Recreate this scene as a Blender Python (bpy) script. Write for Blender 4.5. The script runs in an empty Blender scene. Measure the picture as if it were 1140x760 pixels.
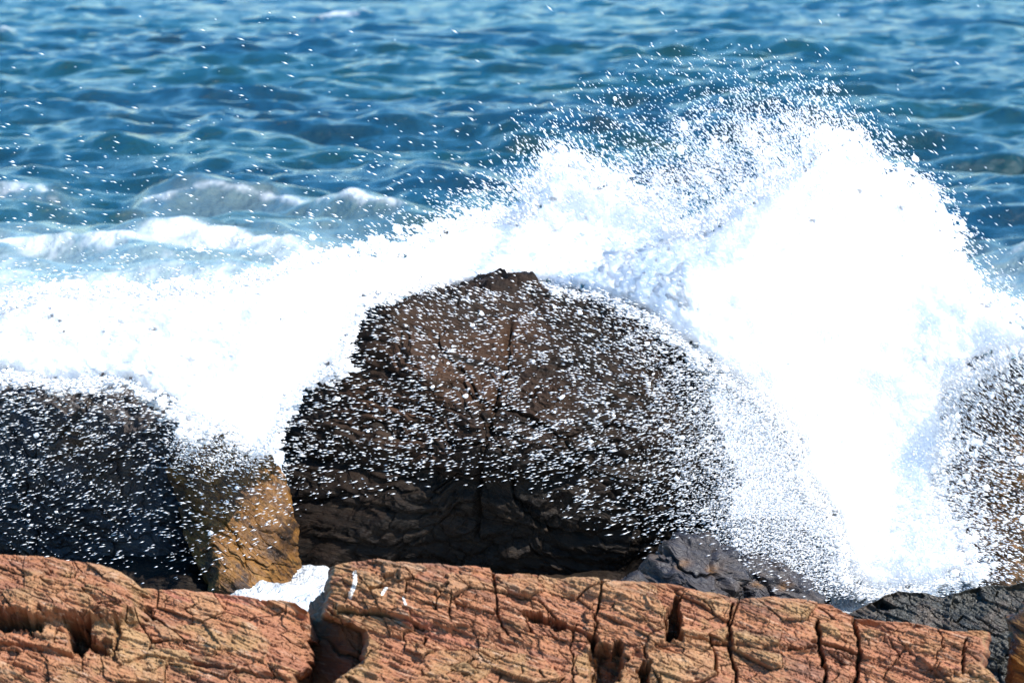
import bpy, math
import numpy as np

sc = bpy.context.scene
COL = sc.collection
rng = np.random.default_rng(7)

# ------------------------------------------------------------------ camera geometry
CAM_H = 6.0
W, H = 1140.0, 760.0
F = 570.0 / math.tan(math.radians(7.1))        # focal length in photo pixels
TP = 500.0 / F
PITCH = math.atan(TP)
CP, SP = math.cos(PITCH), math.sin(PITCH)

def at(px, py, Y):
    """world point seen at photo pixel (px,py) at ground distance Y"""
    px = np.asarray(px, float); py = np.asarray(py, float); Y = np.asarray(Y, float)
    a = (px - 570.0) / F; b = (380.0 - py) / F
    dy = CP + b * SP; dz = -SP + b * CP
    t = Y / dy
    return np.stack(np.broadcast_arrays(a * t, Y, CAM_H + dz * t), -1)

# ------------------------------------------------------------------ noise (numpy)
from concurrent.futures import ThreadPoolExecutor
POOL = ThreadPoolExecutor(4)
def _h(ix, iy, iz, seed):
    with np.errstate(over='ignore'):
        h = ix.astype(np.uint32) * np.uint32(374761393) + iy.astype(np.uint32) * np.uint32(668265263) + iz.astype(np.uint32) * np.uint32(2147483647) + np.uint32((seed * 1274126177) & 0xFFFFFFFF)
        h = (h ^ (h >> np.uint32(13))) * np.uint32(1274126177)
        h = (h ^ (h >> np.uint32(16))) * np.uint32(2246822519)
        h = h ^ (h >> np.uint32(15))
    return h.astype(np.float32) * np.float32(1 / 4294967296.0)

def _vn(p, seed):
    f = np.floor(p); i = f.astype(np.int32); t = (p - f).astype(np.float32)
    u = t * t * t * (t * (t * 6 - 15) + 10)
    r = 0
    for dx in (0, 1):
        wx = u[:, 0] if dx else 1 - u[:, 0]
        for dy in (0, 1):
            wy = wx * (u[:, 1] if dy else 1 - u[:, 1])
            for dz in (0, 1):
                wz = u[:, 2] if dz else 1 - u[:, 2]
                r = r + wy * wz * _h(i[:, 0] + dx, i[:, 1] + dy, i[:, 2] + dz, seed)
    return r * 2 - 1

def _vn2(p, seed):
    f = np.floor(p[:, :2]); i = f.astype(np.int32); t = (p[:, :2] - f).astype(np.float32)
    u = t * t * t * (t * (t * 6 - 15) + 10)
    with np.errstate(over='ignore'):
        X = [(i[:, 0] + d).astype(np.uint32) * np.uint32(374761393) for d in (0, 1)]
        Y = [(i[:, 1] + d).astype(np.uint32) * np.uint32(668265263) + np.uint32((seed * 1274126177) & 0xFFFFFFFF) for d in (0, 1)]
        def hh(a, b):
            h = a + b
            h = (h ^ (h >> np.uint32(13))) * np.uint32(1274126177)
            h = (h ^ (h >> np.uint32(16))) * np.uint32(2246822519)
            return (h ^ (h >> np.uint32(15))).astype(np.float32) * np.float32(1 / 4294967296.0)
        a = hh(X[0], Y[0]); b = hh(X[1], Y[0]); c = hh(X[0], Y[1]); d = hh(X[1], Y[1])
    ux, uy = u[:, 0], u[:, 1]
    return ((a + (b - a) * ux) * (1 - uy) + (c + (d - c) * ux) * uy) * 2 - 1

def chunked(fn, n, *arrs):
    """run fn over row chunks on all cores"""
    if n < 20000: return fn(*arrs)
    cuts = list(range(0, n, 16384)) + [n]
    res = list(POOL.map(lambda ab: fn(*[a[ab[0]:ab[1]] for a in arrs]), zip(cuts[:-1], cuts[1:])))
    if isinstance(res[0], tuple): return tuple(np.concatenate(c) for c in zip(*res))
    return np.concatenate(res)

def vnoise(p, seed=0):
    return _vn(p, seed)

def fbm(p, oct=5, seed=0, lac=2.03, gain=0.5, ridged=False):
    flat = len(p) > 0 and p[0, 2] == p[-1, 2] and np.ptp(p[:, 2]) == 0
    f = _vn2 if flat else _vn
    sd0 = seed + (int(p[0, 2] * 7919) & 0xFFFF if flat else 0)
    def run(q):
        a = 1.0; s = 0; n = 0
        for o in range(oct):
            v = f(q, sd0 + o * 17)
            if ridged: v = 1 - 2 * np.abs(v)
            s = s + a * v; n += a; a *= gain
            q = q * lac + 3.7
        return s / n
    return chunked(run, len(p), p)

def voro2(x, y, seed=0):
    return chunked(lambda a, b: _voro2(a, b, seed), len(x), x, y)

def _voro2(x, y, seed=0):
    """2D voronoi: cell id random, F2-F1"""
    ix = np.floor(x).astype(np.int32); iy = np.floor(y).astype(np.int32)
    f1 = np.full(x.shape, 9.0); f2 = f1.copy(); cid = np.zeros(x.shape); cid2 = np.zeros(x.shape); lx = np.zeros(x.shape); ly = np.zeros(x.shape)
    for dx in (-1, 0, 1):
        for dy in (-1, 0, 1):
            jx = ix + dx; jy = iy + dy; z = np.zeros_like(jx)
            qx = jx + _h(jx, jy, z, seed); qy = jy + _h(jx, jy, z, seed + 1)
            d = np.abs(x - qx) ** 1.6 + np.abs(y - qy) ** 1.6
            m = d < f1
            f2 = np.where(m, f1, np.minimum(f2, d))
            cid = np.where(m, _h(jx, jy, z, seed + 2), cid)
            cid2 = np.where(m, _h(jx, jy, z, seed + 3), cid2)
            lx = np.where(m, x - qx, lx); ly = np.where(m, y - qy, ly)
            f1 = np.where(m, d, f1)
    return cid, cid2, f2 - f1, lx, ly

def sstep(a, b, x):
    t = np.clip((x - a) / (b - a), 0, 1)
    return t * t * (3 - 2 * t)

def interp(pts, x):
    p = np.array(pts, float)
    return np.interp(x, p[:, 0], p[:, 1])

def inpoly(x, y, poly):
    r = np.zeros(x.shape, bool)
    n = len(poly)
    for i in range(n):
        x0, y0 = poly[i]; x1, y1 = poly[(i + 1) % n]
        if y0 == y1: continue
        c = ((y0 > y) != (y1 > y)) & (x < (x1 - x0) * (y - y0) / (y1 - y0) + x0)
        r ^= c
    return r

def segdist(x, y, pl):
    d = np.full(x.shape, 1e9)
    for (x0, y0), (x1, y1) in zip(pl[:-1], pl[1:]):
        vx, vy = x1 - x0, y1 - y0
        t = np.clip(((x - x0) * vx + (y - y0) * vy) / (vx * vx + vy * vy + 1e-9), 0, 1)
        d = np.minimum(d, np.hypot(x - x0 - t * vx, y - y0 - t * vy))
    return d

# ------------------------------------------------------------------ mesh helpers
def mesh_np(name, V, Fc, mats, smooth=True, mi=None, attrs=None, origin=None):
    V = np.asarray(V, np.float64)
    if origin is None: origin = np.zeros(3)
    V = V - np.asarray(origin)
    me = bpy.data.meshes.new(name)
    k = Fc.shape[1]
    me.vertices.add(len(V)); me.vertices.foreach_set('co', V.astype(np.float32).ravel())
    me.loops.add(Fc.size); me.loops.foreach_set('vertex_index', Fc.astype(np.int32).ravel())
    me.polygons.add(len(Fc))
    me.polygons.foreach_set('loop_start', np.arange(0, Fc.size, k, dtype=np.int32))
    for m in mats: me.materials.append(m)
    if mi is not None: me.polygons.foreach_set('material_index', mi.astype(np.int32))
    me.update(calc_edges=True)
    if smooth is True: smooth = np.ones(len(Fc), bool)
    if smooth is not False: me.polygons.foreach_set('use_smooth', np.asarray(smooth, bool))
    for an, av in (attrs or {}).items():
        a = me.attributes.new(an, 'FLOAT', 'POINT'); a.data.foreach_set('value', np.asarray(av, np.float32))
    me.validate()
    o = bpy.data.objects.new(name, me); COL.objects.link(o)
    o.location = origin
    return o

def grid_faces(nr, nc):
    r = np.arange(nr - 1)[:, None]; c = np.arange(nc - 1)[None, :]
    a = r * nc + c
    return np.stack([a, a + 1, a + nc + 1, a + nc], -1).reshape(-1, 4)

def tag(o, label=None, cat=None, group=None, kind=None):
    if label: o['label'] = label
    if cat: o['category'] = cat
    if group: o['group'] = group
    if kind: o['kind'] = kind
    return o

def empty(name, loc):
    o = bpy.data.objects.new(name, None); COL.objects.link(o); o.location = loc
    o.empty_display_size = 0.3
    return o

def adopt(o, root):
    o.parent = root
    o.location = np.array(o.location) - np.array(root.location)

# ------------------------------------------------------------------ material helpers
def new_mat(name):
    m = bpy.data.materials.new(name); m.use_nodes = True
    nt = m.node_tree; nt.nodes.clear()
    return m, nt

class NT:
    def __init__(s, nt): s.nt = nt
    def n(s, t, ins=None, **kw):
        nd = s.nt.nodes.new(t)
        for k, v in kw.items(): setattr(nd, k, v)
        for k, v in (ins or {}).items():
            if hasattr(v, 'is_output') or isinstance(v, bpy.types.NodeSocket): s.nt.links.new(v, nd.inputs[k])
            else: nd.inputs[k].default_value = v
        return nd
    def math(s, op, a, b=0.0, clamp=False):
        return s.n('ShaderNodeMath', {0: a, 1: b}, operation=op, use_clamp=clamp).outputs[0]
    def mix(s, f, a, b):
        nd = s.n('ShaderNodeMix', data_type='RGBA')
        for k, v in ((0, f), (6, a), (7, b)):
            if isinstance(v, bpy.types.NodeSocket): s.nt.links.new(v, nd.inputs[k])
            else: nd.inputs[k].default_value = v if k == 0 else (*v, 1)
        return nd.outputs[2]
    def ramp(s, f, stops):
        nd = s.n('ShaderNodeValToRGB', {0: f}); cr = nd.color_ramp
        while len(cr.elements) < len(stops): cr.elements.new(0.5)
        for e, (p, c) in zip(cr.elements, stops):
            e.position = p; e.color = (*c, 1) if len(c) == 3 else c
        return nd.outputs[0]
    def map(s, v, a, b, c=0.0, d=1.0):
        return s.n('ShaderNodeMapRange', {0: v, 1: a, 2: b, 3: c, 4: d}, interpolation_type='SMOOTHSTEP').outputs[0]
    def noise(s, vec, scale, detail=5, rough=0.55, dist=0.0):
        return s.n('ShaderNodeTexNoise', {'Vector': vec, 'Scale': scale, 'Detail': detail, 'Roughness': rough, 'Distortion': dist}).outputs[0]
    def strata(s, ang, k_s, k_t, k_y=None):
        """object coords re-expressed along (s) and across (t) the bedding; ang = dip to the right in degrees"""
        g = s.n('ShaderNodeTexCoord').outputs['Object']
        c, si = math.cos(math.radians(ang)), math.sin(math.radians(ang))
        ds = s.n('ShaderNodeVectorMath', {0: g, 1: (c * k_s, 0, -si * k_s)}, operation='DOT_PRODUCT').outputs['Value']
        dt = s.n('ShaderNodeVectorMath', {0: g, 1: (si * k_t, 0.35 * k_t, c * k_t)}, operation='DOT_PRODUCT').outputs['Value']
        dy = s.n('ShaderNodeVectorMath', {0: g, 1: (0, (k_y or k_s), 0)}, operation='DOT_PRODUCT').outputs['Value']
        return s.n('ShaderNodeCombineXYZ', {0: ds, 1: dy, 2: dt}).outputs[0]

def rock_mat(name, cols, ang, rough=(0.55, 0.85), bump=0.02, spec=0.4, coat=0.0, patch=1.6, guano=False, tint=None, fine=1.0):
    m, nt = new_mat(name); k = NT(nt)
    obj = k.n('ShaderNodeTexCoord').outputs['Object']
    st = k.strata(ang, 1.3, 9.0)
    st2 = k.strata(ang + 4, 5.0, 38.0)
    st3 = k.strata(ang - 3, 14.0, 110.0)
    n1 = k.noise(obj, patch, 6, 0.6, 0.6)
    n2 = k.noise(st, 1.0, 6, 0.62, 0.8)
    n3 = k.noise(st2, 1.0, 5, 0.6, 0.5)
    n4 = k.noise(st3, 1.0, 3, 0.6, 0.3)
    c = k.ramp(n2, [(0.30, cols[0]), (0.45, cols[1]), (0.56, cols[2]), (0.68, cols[3])])
    c = k.mix(k.map(n1, 0.48, 0.64), c, cols[4])
    c = k.mix(k.math('MULTIPLY', k.map(n3, 0.56, 0.68), 0.75), c, cols[5])
    c = k.mix(k.math('MULTIPLY', k.map(n4, 0.60, 0.70), 0.55 * fine), c, cols[6])
    dk = k.math('MULTIPLY', k.map(n3, 0.44, 0.34), 0.8)
    c = k.mix(k.math('MULTIPLY', dk, k.map(n4, 0.62, 0.40)), c, cols[7])
    if tint is not None:
        at_ = k.n('ShaderNodeAttribute', attribute_name='tint').outputs['Fac']
        tn = k.math('MULTIPLY', at_, k.map(k.math('ADD', n2, k.math('MULTIPLY', n3, .5)), 0.55, 0.85))
        c = k.mix(k.math('MULTIPLY', tn, 1.0, True), c, tint)
    if guano:
        pa = k.n('ShaderNodeAttribute', attribute_name='plate').outputs['Fac']
        c = k.mix(k.math('MULTIPLY', k.map(pa, 0.48, 0.30), 0.45), c, (0.26, 0.105, 0.06))
        c = k.mix(k.math('MULTIPLY', k.map(pa, 0.60, 0.78), 0.32), c, (0.34, 0.215, 0.105))
        gat = k.n('ShaderNodeAttribute', attribute_name='guano').outputs['Fac']
        c = k.mix(k.map(k.math('ADD', gat, k.math('MULTIPLY', k.math('SUBTRACT', n3, 0.5), 0.9)), 0.45, 0.6), c, (0.75, 0.74, 0.7))
    r = k.n('ShaderNodeMapRange', {0: n3, 1: 0.3, 2: 0.7, 3: rough[0], 4: rough[1]}).outputs[0]
    hgt = k.math('ADD', k.math('MULTIPLY', n3, 0.6), k.math('ADD', k.math('MULTIPLY', n4, 0.28), k.math('MULTIPLY', k.noise(obj, 60.0, 4, 0.65), 0.2)))
    bp = k.n('ShaderNodeBump', {'Height': hgt, 'Distance': bump, 'Strength': 1.0})
    p = k.n('ShaderNodeBsdfPrincipled', {'Base Color': c, 'Roughness': r, 'Specular IOR Level': spec, 'Coat Weight': coat, 'Coat Roughness': 0.25, 'Normal': bp.outputs[0]})
    o = k.n('ShaderNodeOutputMaterial'); nt.links.new(p.outputs[0], o.inputs[0])
    return m

M = {}
M['ledge'] = rock_mat('weathered_orange_rock',
    [(0.085, 0.048, 0.035), (0.225, 0.092, 0.047), (0.285, 0.125, 0.058), (0.265, 0.098, 0.060), (0.25, 0.14, 0.062), (0.37, 0.255, 0.18), (0.30, 0.175, 0.10), (0.04, 0.026, 0.02)],
    19, (0.6, 0.9), 0.022, 0.3, guano=True)
M['boulder'] = rock_mat('wet_dark_brown_rock',
    [(0.003, 0.0025, 0.002), (0.008, 0.006, 0.0045), (0.014, 0.0095, 0.0065), (0.006, 0.005, 0.0045), (0.018, 0.011, 0.007), (0.036, 0.024, 0.015), (0.03, 0.024, 0.018), (0.004, 0.0035, 0.0035)],
    14, (0.4, 0.7), 0.03, 0.15, 0.0, patch=1.3, tint=(0.06, 0.029, 0.015))
M['wet_black'] = rock_mat('wet_black_rock',
    [(0.012, 0.013, 0.017), (0.022, 0.022, 0.028), (0.035, 0.03, 0.03), (0.02, 0.02, 0.024), (0.045, 0.033, 0.026), (0.06, 0.05, 0.045), (0.04, 0.04, 0.045), (0.008, 0.008, 0.01)],
    20, (0.3, 0.6), 0.03, 0.34, 0.04, patch=2.0, tint=(0.2, 0.10, 0.035))
M['strip'] = rock_mat('wet_grey_green_rock',
    [(0.014, 0.015, 0.013), (0.026, 0.027, 0.022), (0.040, 0.038, 0.030), (0.026, 0.027, 0.024), (0.055, 0.040, 0.028), (0.11, 0.095, 0.075), (0.13, 0.125, 0.115), (0.006, 0.006, 0.006)],
    27, (0.3, 0.6), 0.035, 0.5, 0.1, patch=3.0)
M['orange'] = rock_mat('algae_orange_rock',
    [(0.03, 0.015, 0.006), (0.11, 0.045, 0.008), (0.18, 0.078, 0.011), (0.09, 0.036, 0.008), (0.035, 0.017, 0.008), (0.23, 0.115, 0.026), (0.20, 0.10, 0.03), (0.012, 0.008, 0.006)],
    38, (0.4, 0.7), 0.04, 0.4, 0.05, patch=2.5)

def spray_mat(name, tr=0.35, col=(0.97, 0.975, 0.98)):
    m, nt = new_mat(name); k = NT(nt)
    d = k.n('ShaderNodeBsdfDiffuse', {'Color': (*col, 1)})
    t = k.n('ShaderNodeBsdfTranslucent', {'Color': (*col, 1)})
    g = k.n('ShaderNodeBsdfGlossy', {'Color': (1, 1, 1, 1), 'Roughness': 0.35})
    mx = k.n('ShaderNodeMixShader', {0: tr, 1: d.outputs[0], 2: t.outputs[0]})
    m2 = k.n('ShaderNodeMixShader', {0: 0.04, 1: mx.outputs[0], 2: g.outputs[0]})
    o = k.n('ShaderNodeOutputMaterial'); nt.links.new(m2.outputs[0], o.inputs[0])
    return m
M['spray'] = spray_mat('white_water_drops', 0.4)
def body_mat():
    m, nt = new_mat('white_aerated_water'); k = NT(nt)
    obj = k.n('ShaderNodeTexCoord').outputs['Object']
    bp = k.n('ShaderNodeBump', {'Height': k.noise(obj, 18.0, 6, 0.7), 'Distance': 0.02, 'Strength': 0.4})
    p = k.n('ShaderNodeBsdfPrincipled', {'Base Color': (0.985, 0.975, 0.98, 1), 'Roughness': 0.7, 'Specular IOR Level': 0.2, 'Subsurface Weight': 0.85, 'Subsurface Radius': (0.3, 0.31, 0.32), 'Subsurface Scale': 1.0, 'Normal': bp.outputs[0]})
    o = k.n('ShaderNodeOutputMaterial'); nt.links.new(p.outputs[0], o.inputs[0])
    return m
M['foam'] = body_mat()

def sea_mat():
    m, nt = new_mat('choppy_sea_water'); k = NT(nt)
    obj = k.n('ShaderNodeTexCoord').outputs['Object']
    fo = k.n('ShaderNodeAttribute', attribute_name='foam').outputs['Fac']
    su = k.n('ShaderNodeAttribute', attribute_name='surf').outputs['Fac']
    sv = k.n('ShaderNodeVectorMath', {0: obj, 1: (1.0, 0.35, 1.0)}, operation='MULTIPLY').outputs[0]
    n1 = k.noise(sv, 0.9, 8, 0.62, 1.2)
    n2 = k.noise(sv, 3.2, 6, 0.65, 0.6)
    big = k.noise(obj, 0.05, 3, 0.5)
    water = k.mix(k.map(big, 0.4, 0.6), (0.009, 0.027, 0.038), (0.010, 0.037, 0.034))
    water = k.mix(su, water, (0.21, 0.28, 0.275))
    f = k.math('ADD', fo, k.math('ADD', k.math('MULTIPLY', k.math('SUBTRACT', n1, 0.5), 1.5), k.math('MULTIPLY', k.math('SUBTRACT', n2, 0.5), 0.7)))
    fm = k.math('MULTIPLY', k.map(f, 0.30, 0.95), k.map(fo, 0.02, 0.15))
    rip = k.noise(k.n('ShaderNodeVectorMath', {0: obj, 1: (1.0, 0.55, 1.0)}, operation='MULTIPLY').outputs[0], 2.4, 6, 0.6, 0.3)
    b1 = k.n('ShaderNodeBump', {'Height': rip, 'Distance': 0.30, 'Strength': 1.0})
    b2 = k.n('ShaderNodeBump', {'Height': k.math('ADD', n1, n2), 'Distance': 0.25, 'Strength': 1.0})
    p = k.n('ShaderNodeBsdfPrincipled', {'Base Color': water, 'Roughness': 0.17, 'IOR': 1.37, 'Normal': b1.outputs[0]})
    d = k.n('ShaderNodeBsdfDiffuse', {'Color': (0.60, 0.63, 0.64, 1), 'Normal': b2.outputs[0]})
    mx = k.n('ShaderNodeMixShader', {0: fm, 1: p.outputs[0], 2: d.outputs[0]})
    o = k.n('ShaderNodeOutputMaterial'); nt.links.new(mx.outputs[0], o.inputs[0])
    return m
M['sea'] = sea_mat()

# ------------------------------------------------------------------ the sea
def build_sea():
    pys = np.concatenate([np.array([-119.2, -117, -114, -110, -106]), np.arange(-102, 420, 0.62), np.arange(420, 900, 3.0)])
    Y = 1.0 / ((pys + 120) / F / CAM_H)                      # flat-sea distance for each picture row
    Y = np.concatenate([Y, [20, 10, 0, -60]])
    pxs = np.concatenate([[-40000, -9000, -4000, -2000, -1100, -700], np.arange(-480, 1620, 2.4), [1750, 2200, 3200, 5000, 10000, 41000]])
    XX = ((pxs - 570) / F)[None, :] * np.maximum(Y, 25)[:, None]
    YY = np.repeat(Y[:, None], len(pxs), 1)
    dY = np.abs(np.gradient(Y))[:, None]; dX = np.abs(np.gradient(pxs))[None, :] / F * np.maximum(Y, 25)[:, None]
    samp = np.maximum(dX, dY * 0.8)
    Z = np.zeros_like(XX); DX = np.zeros_like(XX); DY = np.zeros_like(XX)
    r = np.random.default_rng(11)
    for i in range(110):
        lam = 1.1 * (11.0 / 1.1) ** r.random()
        th = math.radians(-90 + r.normal(-12, 38))           # running towards the shore
        kk = 2 * math.pi / lam; kx, ky = kk * math.cos(th), kk * math.sin(th)
        A = 0.0086 * min(lam, 5.0) ** 0.95 * (0.6 + 0.8 * r.random())
        ph = r.random() * 6.283
        fade = sstep(1.6, 4.0, lam / samp)
        ar = kx * XX + ky * YY + ph
        Z += A * fade * np.cos(ar)
        DX -= A * fade * 0.35 * math.cos(th) * np.sin(ar); DY -= A * fade * 0.35 * math.sin(th) * np.sin(ar)
    calm = 0.25 + 0.75 * sstep(42, 62, YY)
    grp = 0.75 + 0.5 * (fbm(np.stack([XX.ravel() * 0.03, YY.ravel() * 0.02, np.zeros(XX.size)], -1), 2, 5).reshape(XX.shape) * 0.8 + 0.3)
    ch = fbm(np.stack([XX.ravel() / 3.6 + 0.1 * YY.ravel(), YY.ravel() / 5.0, XX.ravel() * 0], -1), 3, 31).reshape(XX.shape)
    ch2 = fbm(np.stack([XX.ravel() / 1.5, YY.ravel() / 2.2, XX.ravel() * 0], -1), 3, 33).reshape(XX.shape)
    Z = 0.50 * Z + 0.32 * ch * sstep(1, 3, 5.0 / samp) + 0.20 * ch2 * sstep(1.2, 3, 2.2 / samp)
    Z *= calm * grp
    px = XX / YY.clip(5) * F + 570
    # two breaking rollers coming in on the left, one on the right
    foam = np.zeros_like(XX); surf = np.zeros_like(XX)
    wob = fbm(np.stack([XX.ravel() * 0.35, YY.ravel() * 0.1, np.zeros(XX.size)], -1), 4, 9).reshape(XX.shape)
    def roller(path, amp, wd, ext, f_hi, f_lo, s_amt, fringe=1.0):
        nonlocal Z, foam, surf
        yc = interp(path, px) + amp * 52; yc = CAM_H * F / (yc + 120)
        yc = yc + wob * 1.4
        e = sstep(ext[0], ext[1], px) * sstep(ext[3], ext[2], px)
        u = (YY - yc)
        prof = np.where(u > 0, np.exp(-(u / (wd * 1.5)) ** 2), np.exp(-(u / (wd * 0.8)) ** 2))
        Z += amp * prof * e
        foam = np.maximum(foam, e * f_hi * np.exp(-(np.where(u > 0, u / (0.5 * fringe), u / (1.3 * fringe))) ** 2))
        foam = np.maximum(foam, e * f_lo * sstep(-7, -1, u) * (u < 0.5))
        surf = np.maximum(surf, e * s_amt * np.exp(-(np.where(u > 0, u / 1.2, u / 4.0)) ** 2))
    roller([(-200, 262), (0, 258), (140, 258), (200, 254), (260, 260), (380, 276), (480, 285)], 0.24, 1.2, (-600, -300, 380, 480), 0.74, 0.32, 0.85, 1.5)
    roller([(130, 216), (175, 214), (240, 210), (300, 212), (420, 226), (520, 235)], 0.25, 1.2, (120, 165, 400, 520), 0.62, 0.10, 0.35, 0.55)
    roller([(-300, 200), (0, 196), (40, 198), (110, 214)], 0.35, 1.5, (-700, -500, 20, 130), 0.62, 0.05, 0.35, 0.8)
    roller([(980, 262), (1080, 270), (1140, 278), (1400, 290)], 0.25, 1.4, (960, 1040, 1500, 1700), 0.55, 0.40, 0.55, 1.6)
    # small whitecaps far out
    for cx, cy, ln in ((375, 20, 26), (405, 18, 14), (995, 3, 30), (8, 46, 12)):
        y0 = CAM_H * F / (cy + 120); x0 = (cx - 570) / F * y0; l = ln / F * y0
        g = np.exp(-((XX - x0) / l) ** 2 - ((YY - y0) / 2.2) ** 2)
        Z += 0.45 * g; foam = np.maximum(foam, 0.75 * g)
    # white water of the surf zone in front of the rollers and round the rocks
    yl = CAM_H * F / (120 + 300)
    left = sstep(560, 330, px) * sstep(yl + 12, yl - 2, YY + wob * 5)
    foam = np.maximum(foam, left * (0.30 + 0.42 * sstep(yl + 3, yl - 9, YY)))
    surf = np.maximum(surf, left * 0.95)
    rt = sstep(900, 1040, px) * sstep(72, 64, YY + wob * 4)
    foam = np.maximum(foam, rt * 0.42); surf = np.maximum(surf, rt * 0.85)
    near = sstep(54, 46, YY); Z -= (0.45 - 0.22 * sstep(225, 262, px) * sstep(385, 355, px) * sstep(39.5, 38, YY)) * sstep(50, 40, YY)
    foam = np.maximum(foam, near * 1.4); surf = np.maximum(surf, near)
    Z += foam * 0.06 * fbm(np.stack([XX.ravel() * 3, YY.ravel() * 3, np.zeros(XX.size)], -1), 3, 21).reshape(XX.shape) * (YY < 90)
    DX *= calm; DY *= calm
    V = np.stack([XX + DX, YY + DY, Z], -1).reshape(-1, 3)
    o = mesh_np('sea', V, grid_faces(len(Y), len(pxs))[:, ::-1], [M['sea']], True, attrs={'foam': foam.ravel(), 'surf': surf.ravel()})
    tag(o, 'choppy blue green sea with small wind waves and white surf', 'sea', kind='structure')
    return o
build_sea()

# ------------------------------------------------------------------ boulders
def cube_sphere(n):
    t = np.tan(np.linspace(-1, 1, n) * math.pi / 4)
    a, b = np.meshgrid(t, t, indexing='ij')
    o = np.ones_like(a)
    faces = [(o, a, b), (-o, b, a), (b, o, a), (a, -o, b), (a, b, o), (b, a, -o)]
    V = []; Fs = []
    for i, f in enumerate(faces):
        v = np.stack(f, -1).reshape(-1, 3); V.append(v / np.linalg.norm(v, axis=1, keepdims=True))
        Fs.append(grid_faces(n, n) + i * n * n)
    V = np.concatenate(V); Fs = np.concatenate(Fs)
    # weld
    q = np.round(V * 1e5).astype(np.int64)
    _, idx, inv = np.unique(q, axis=0, return_index=True, return_inverse=True)
    return V[idx], inv.reshape(-1)[Fs]

def rock(name, mat, Yc, cpx, outline, dfront, dback, planes=(), n=200, seed=1, ang=15, amp=0.12, strat=0.05, cell=0.10, expo=2.4, tint=None, cracks=()):
    D, Fc = cube_sphere(n)
    c = at(cpx[0], cpx[1], Yc)
    m = Yc / F                                                   # metres per photo pixel there
    poly = [((x - cpx[0]) * m, (cpx[1] - y) * m) for x, y in outline]
    an = np.arctan2(D[:, 2], D[:, 0])
    # radius of the outline for each angle
    ta = np.linspace(-math.pi, math.pi, 1441)
    R = np.full(ta.shape, 0.05)
    for i in range(len(poly)):
        (x0, y0), (x1, y1) = poly[i], poly[(i + 1) % len(poly)]
        dx, dy = np.cos(ta), np.sin(ta)
        den = dx * (y1 - y0) - dy * (x1 - x0)
        den = np.where(np.abs(den) < 1e-9, 1e-9, den)
        r_ = (x0 * (y1 - y0) - y0 * (x1 - x0)) / den
        s_ = (x0 * dy - y0 * dx) / den
        ok = (r_ > 0) & (s_ >= -1e-6) & (s_ <= 1 + 1e-6)
        R = np.where(ok, np.maximum(R, r_), R)
    Ra = np.interp(an, ta, R)
    rho = np.hypot(D[:, 0], D[:, 2])
    Dy = np.where(D[:, 1] < 0, dfront, dback)
    rr = ((rho / Ra) ** expo + (np.abs(D[:, 1]) / Dy) ** expo) ** (-1 / expo)
    for nx, ny, nz, d in planes:
        l = math.sqrt(nx * nx + ny * ny + nz * nz)
        dt = (D[:, 0] * nx + D[:, 1] * ny + D[:, 2] * nz) / l
        lim = np.where(dt > 0.03, d / np.maximum(dt, 0.03), 1e3)
        kx = 0.05
        h = np.clip(0.5 + 0.5 * (lim - rr) / kx, 0, 1)
        rr = lim * (1 - h) + rr * h - kx * h * (1 - h)
    P = D * rr[:, None]
    # cells, strata and grain
    ca, sa = math.cos(math.radians(ang)), math.sin(math.radians(ang))
    wp = fbm(P * 1.7, 4, seed)
    s = P[:, 0] * ca - P[:, 2] * sa + wp * 0.2
    t = P[:, 0] * sa + P[:, 2] * ca + 0.25 * P[:, 1] + fbm(P * 2.3, 4, seed + 3) * 0.22
    q = s + P[:, 1] * 0.8
    c1, c1b, e1, lx, ly = voro2(q * 1.3, t * 2.6, seed + 5)
    c2, c2b, e2, lx2, ly2 = voro2(q * 4.0, t * 9.0, seed + 8)
    c3, c3b, e3, lx3, ly3 = voro2(q * 10.0, t * 30.0, seed + 9)
    disp = cell * (c1 - 0.5) + cell * 0.7 * (c1b - 0.5) * ly * 2 + cell * 0.45 * (c2 - 0.5) + cell * 0.16 * (c3 - 0.5)
    disp -= cell * 0.5 * np.exp(-(e1 / 0.05) ** 2)
    st = t * 7; stf = st - np.floor(st)
    disp += strat * (np.where(stf < 0.85, stf, (1 - stf) / 0.15 * 0.85) - 0.5) * (0.4 + 0.6 * sstep(-0.3, 0.4, fbm(P * 1.1, 3, seed + 12)))
    disp += amp * fbm(P * 1.1, 3, seed + 20) + 0.05 * amp / 0.12 * fbm(np.stack([s * 5, P[:, 1] * 5, t * 12], -1), 5, seed + 25, ridged=True) * 0.7
    disp += 0.012 * fbm(np.stack([s * 20, P[:, 1] * 20, t * 50], -1), 3, seed + 31)
    wpx = cpx[0] + P[:, 0] / m; wpy = cpx[1] - P[:, 2] / m
    for pl, w, dep in cracks:
        d = segdist(wpx + 6 * fbm(P * 4, 3, 77), wpy, pl)
        disp -= dep * np.exp(-(d / w) ** 2) * (D[:, 1] < 0.2)
    disp = disp - 0.4 * amp
    disp = disp * np.clip(rr / 0.5, 0.3, 1)
    rr = rr + disp
    V = D * rr[:, None] + c
    attrs = {}
    if tint is not None:
        tv = np.zeros(len(V))
        for x, y, rx, ry, v in tint:
            tv = np.maximum(tv, v * np.exp(-((wpx - x) / rx) ** 2 - ((wpy - y) / ry) ** 2))
        attrs['tint'] = tv
    # flat facets: shade smooth but with crisp steps from the geometry itself
    base = np.array([c[0], c[1], V[:, 2].min()])
    o = mesh_np(name, V, Fc, [mat], False, attrs=attrs, origin=base)
    return o

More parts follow.
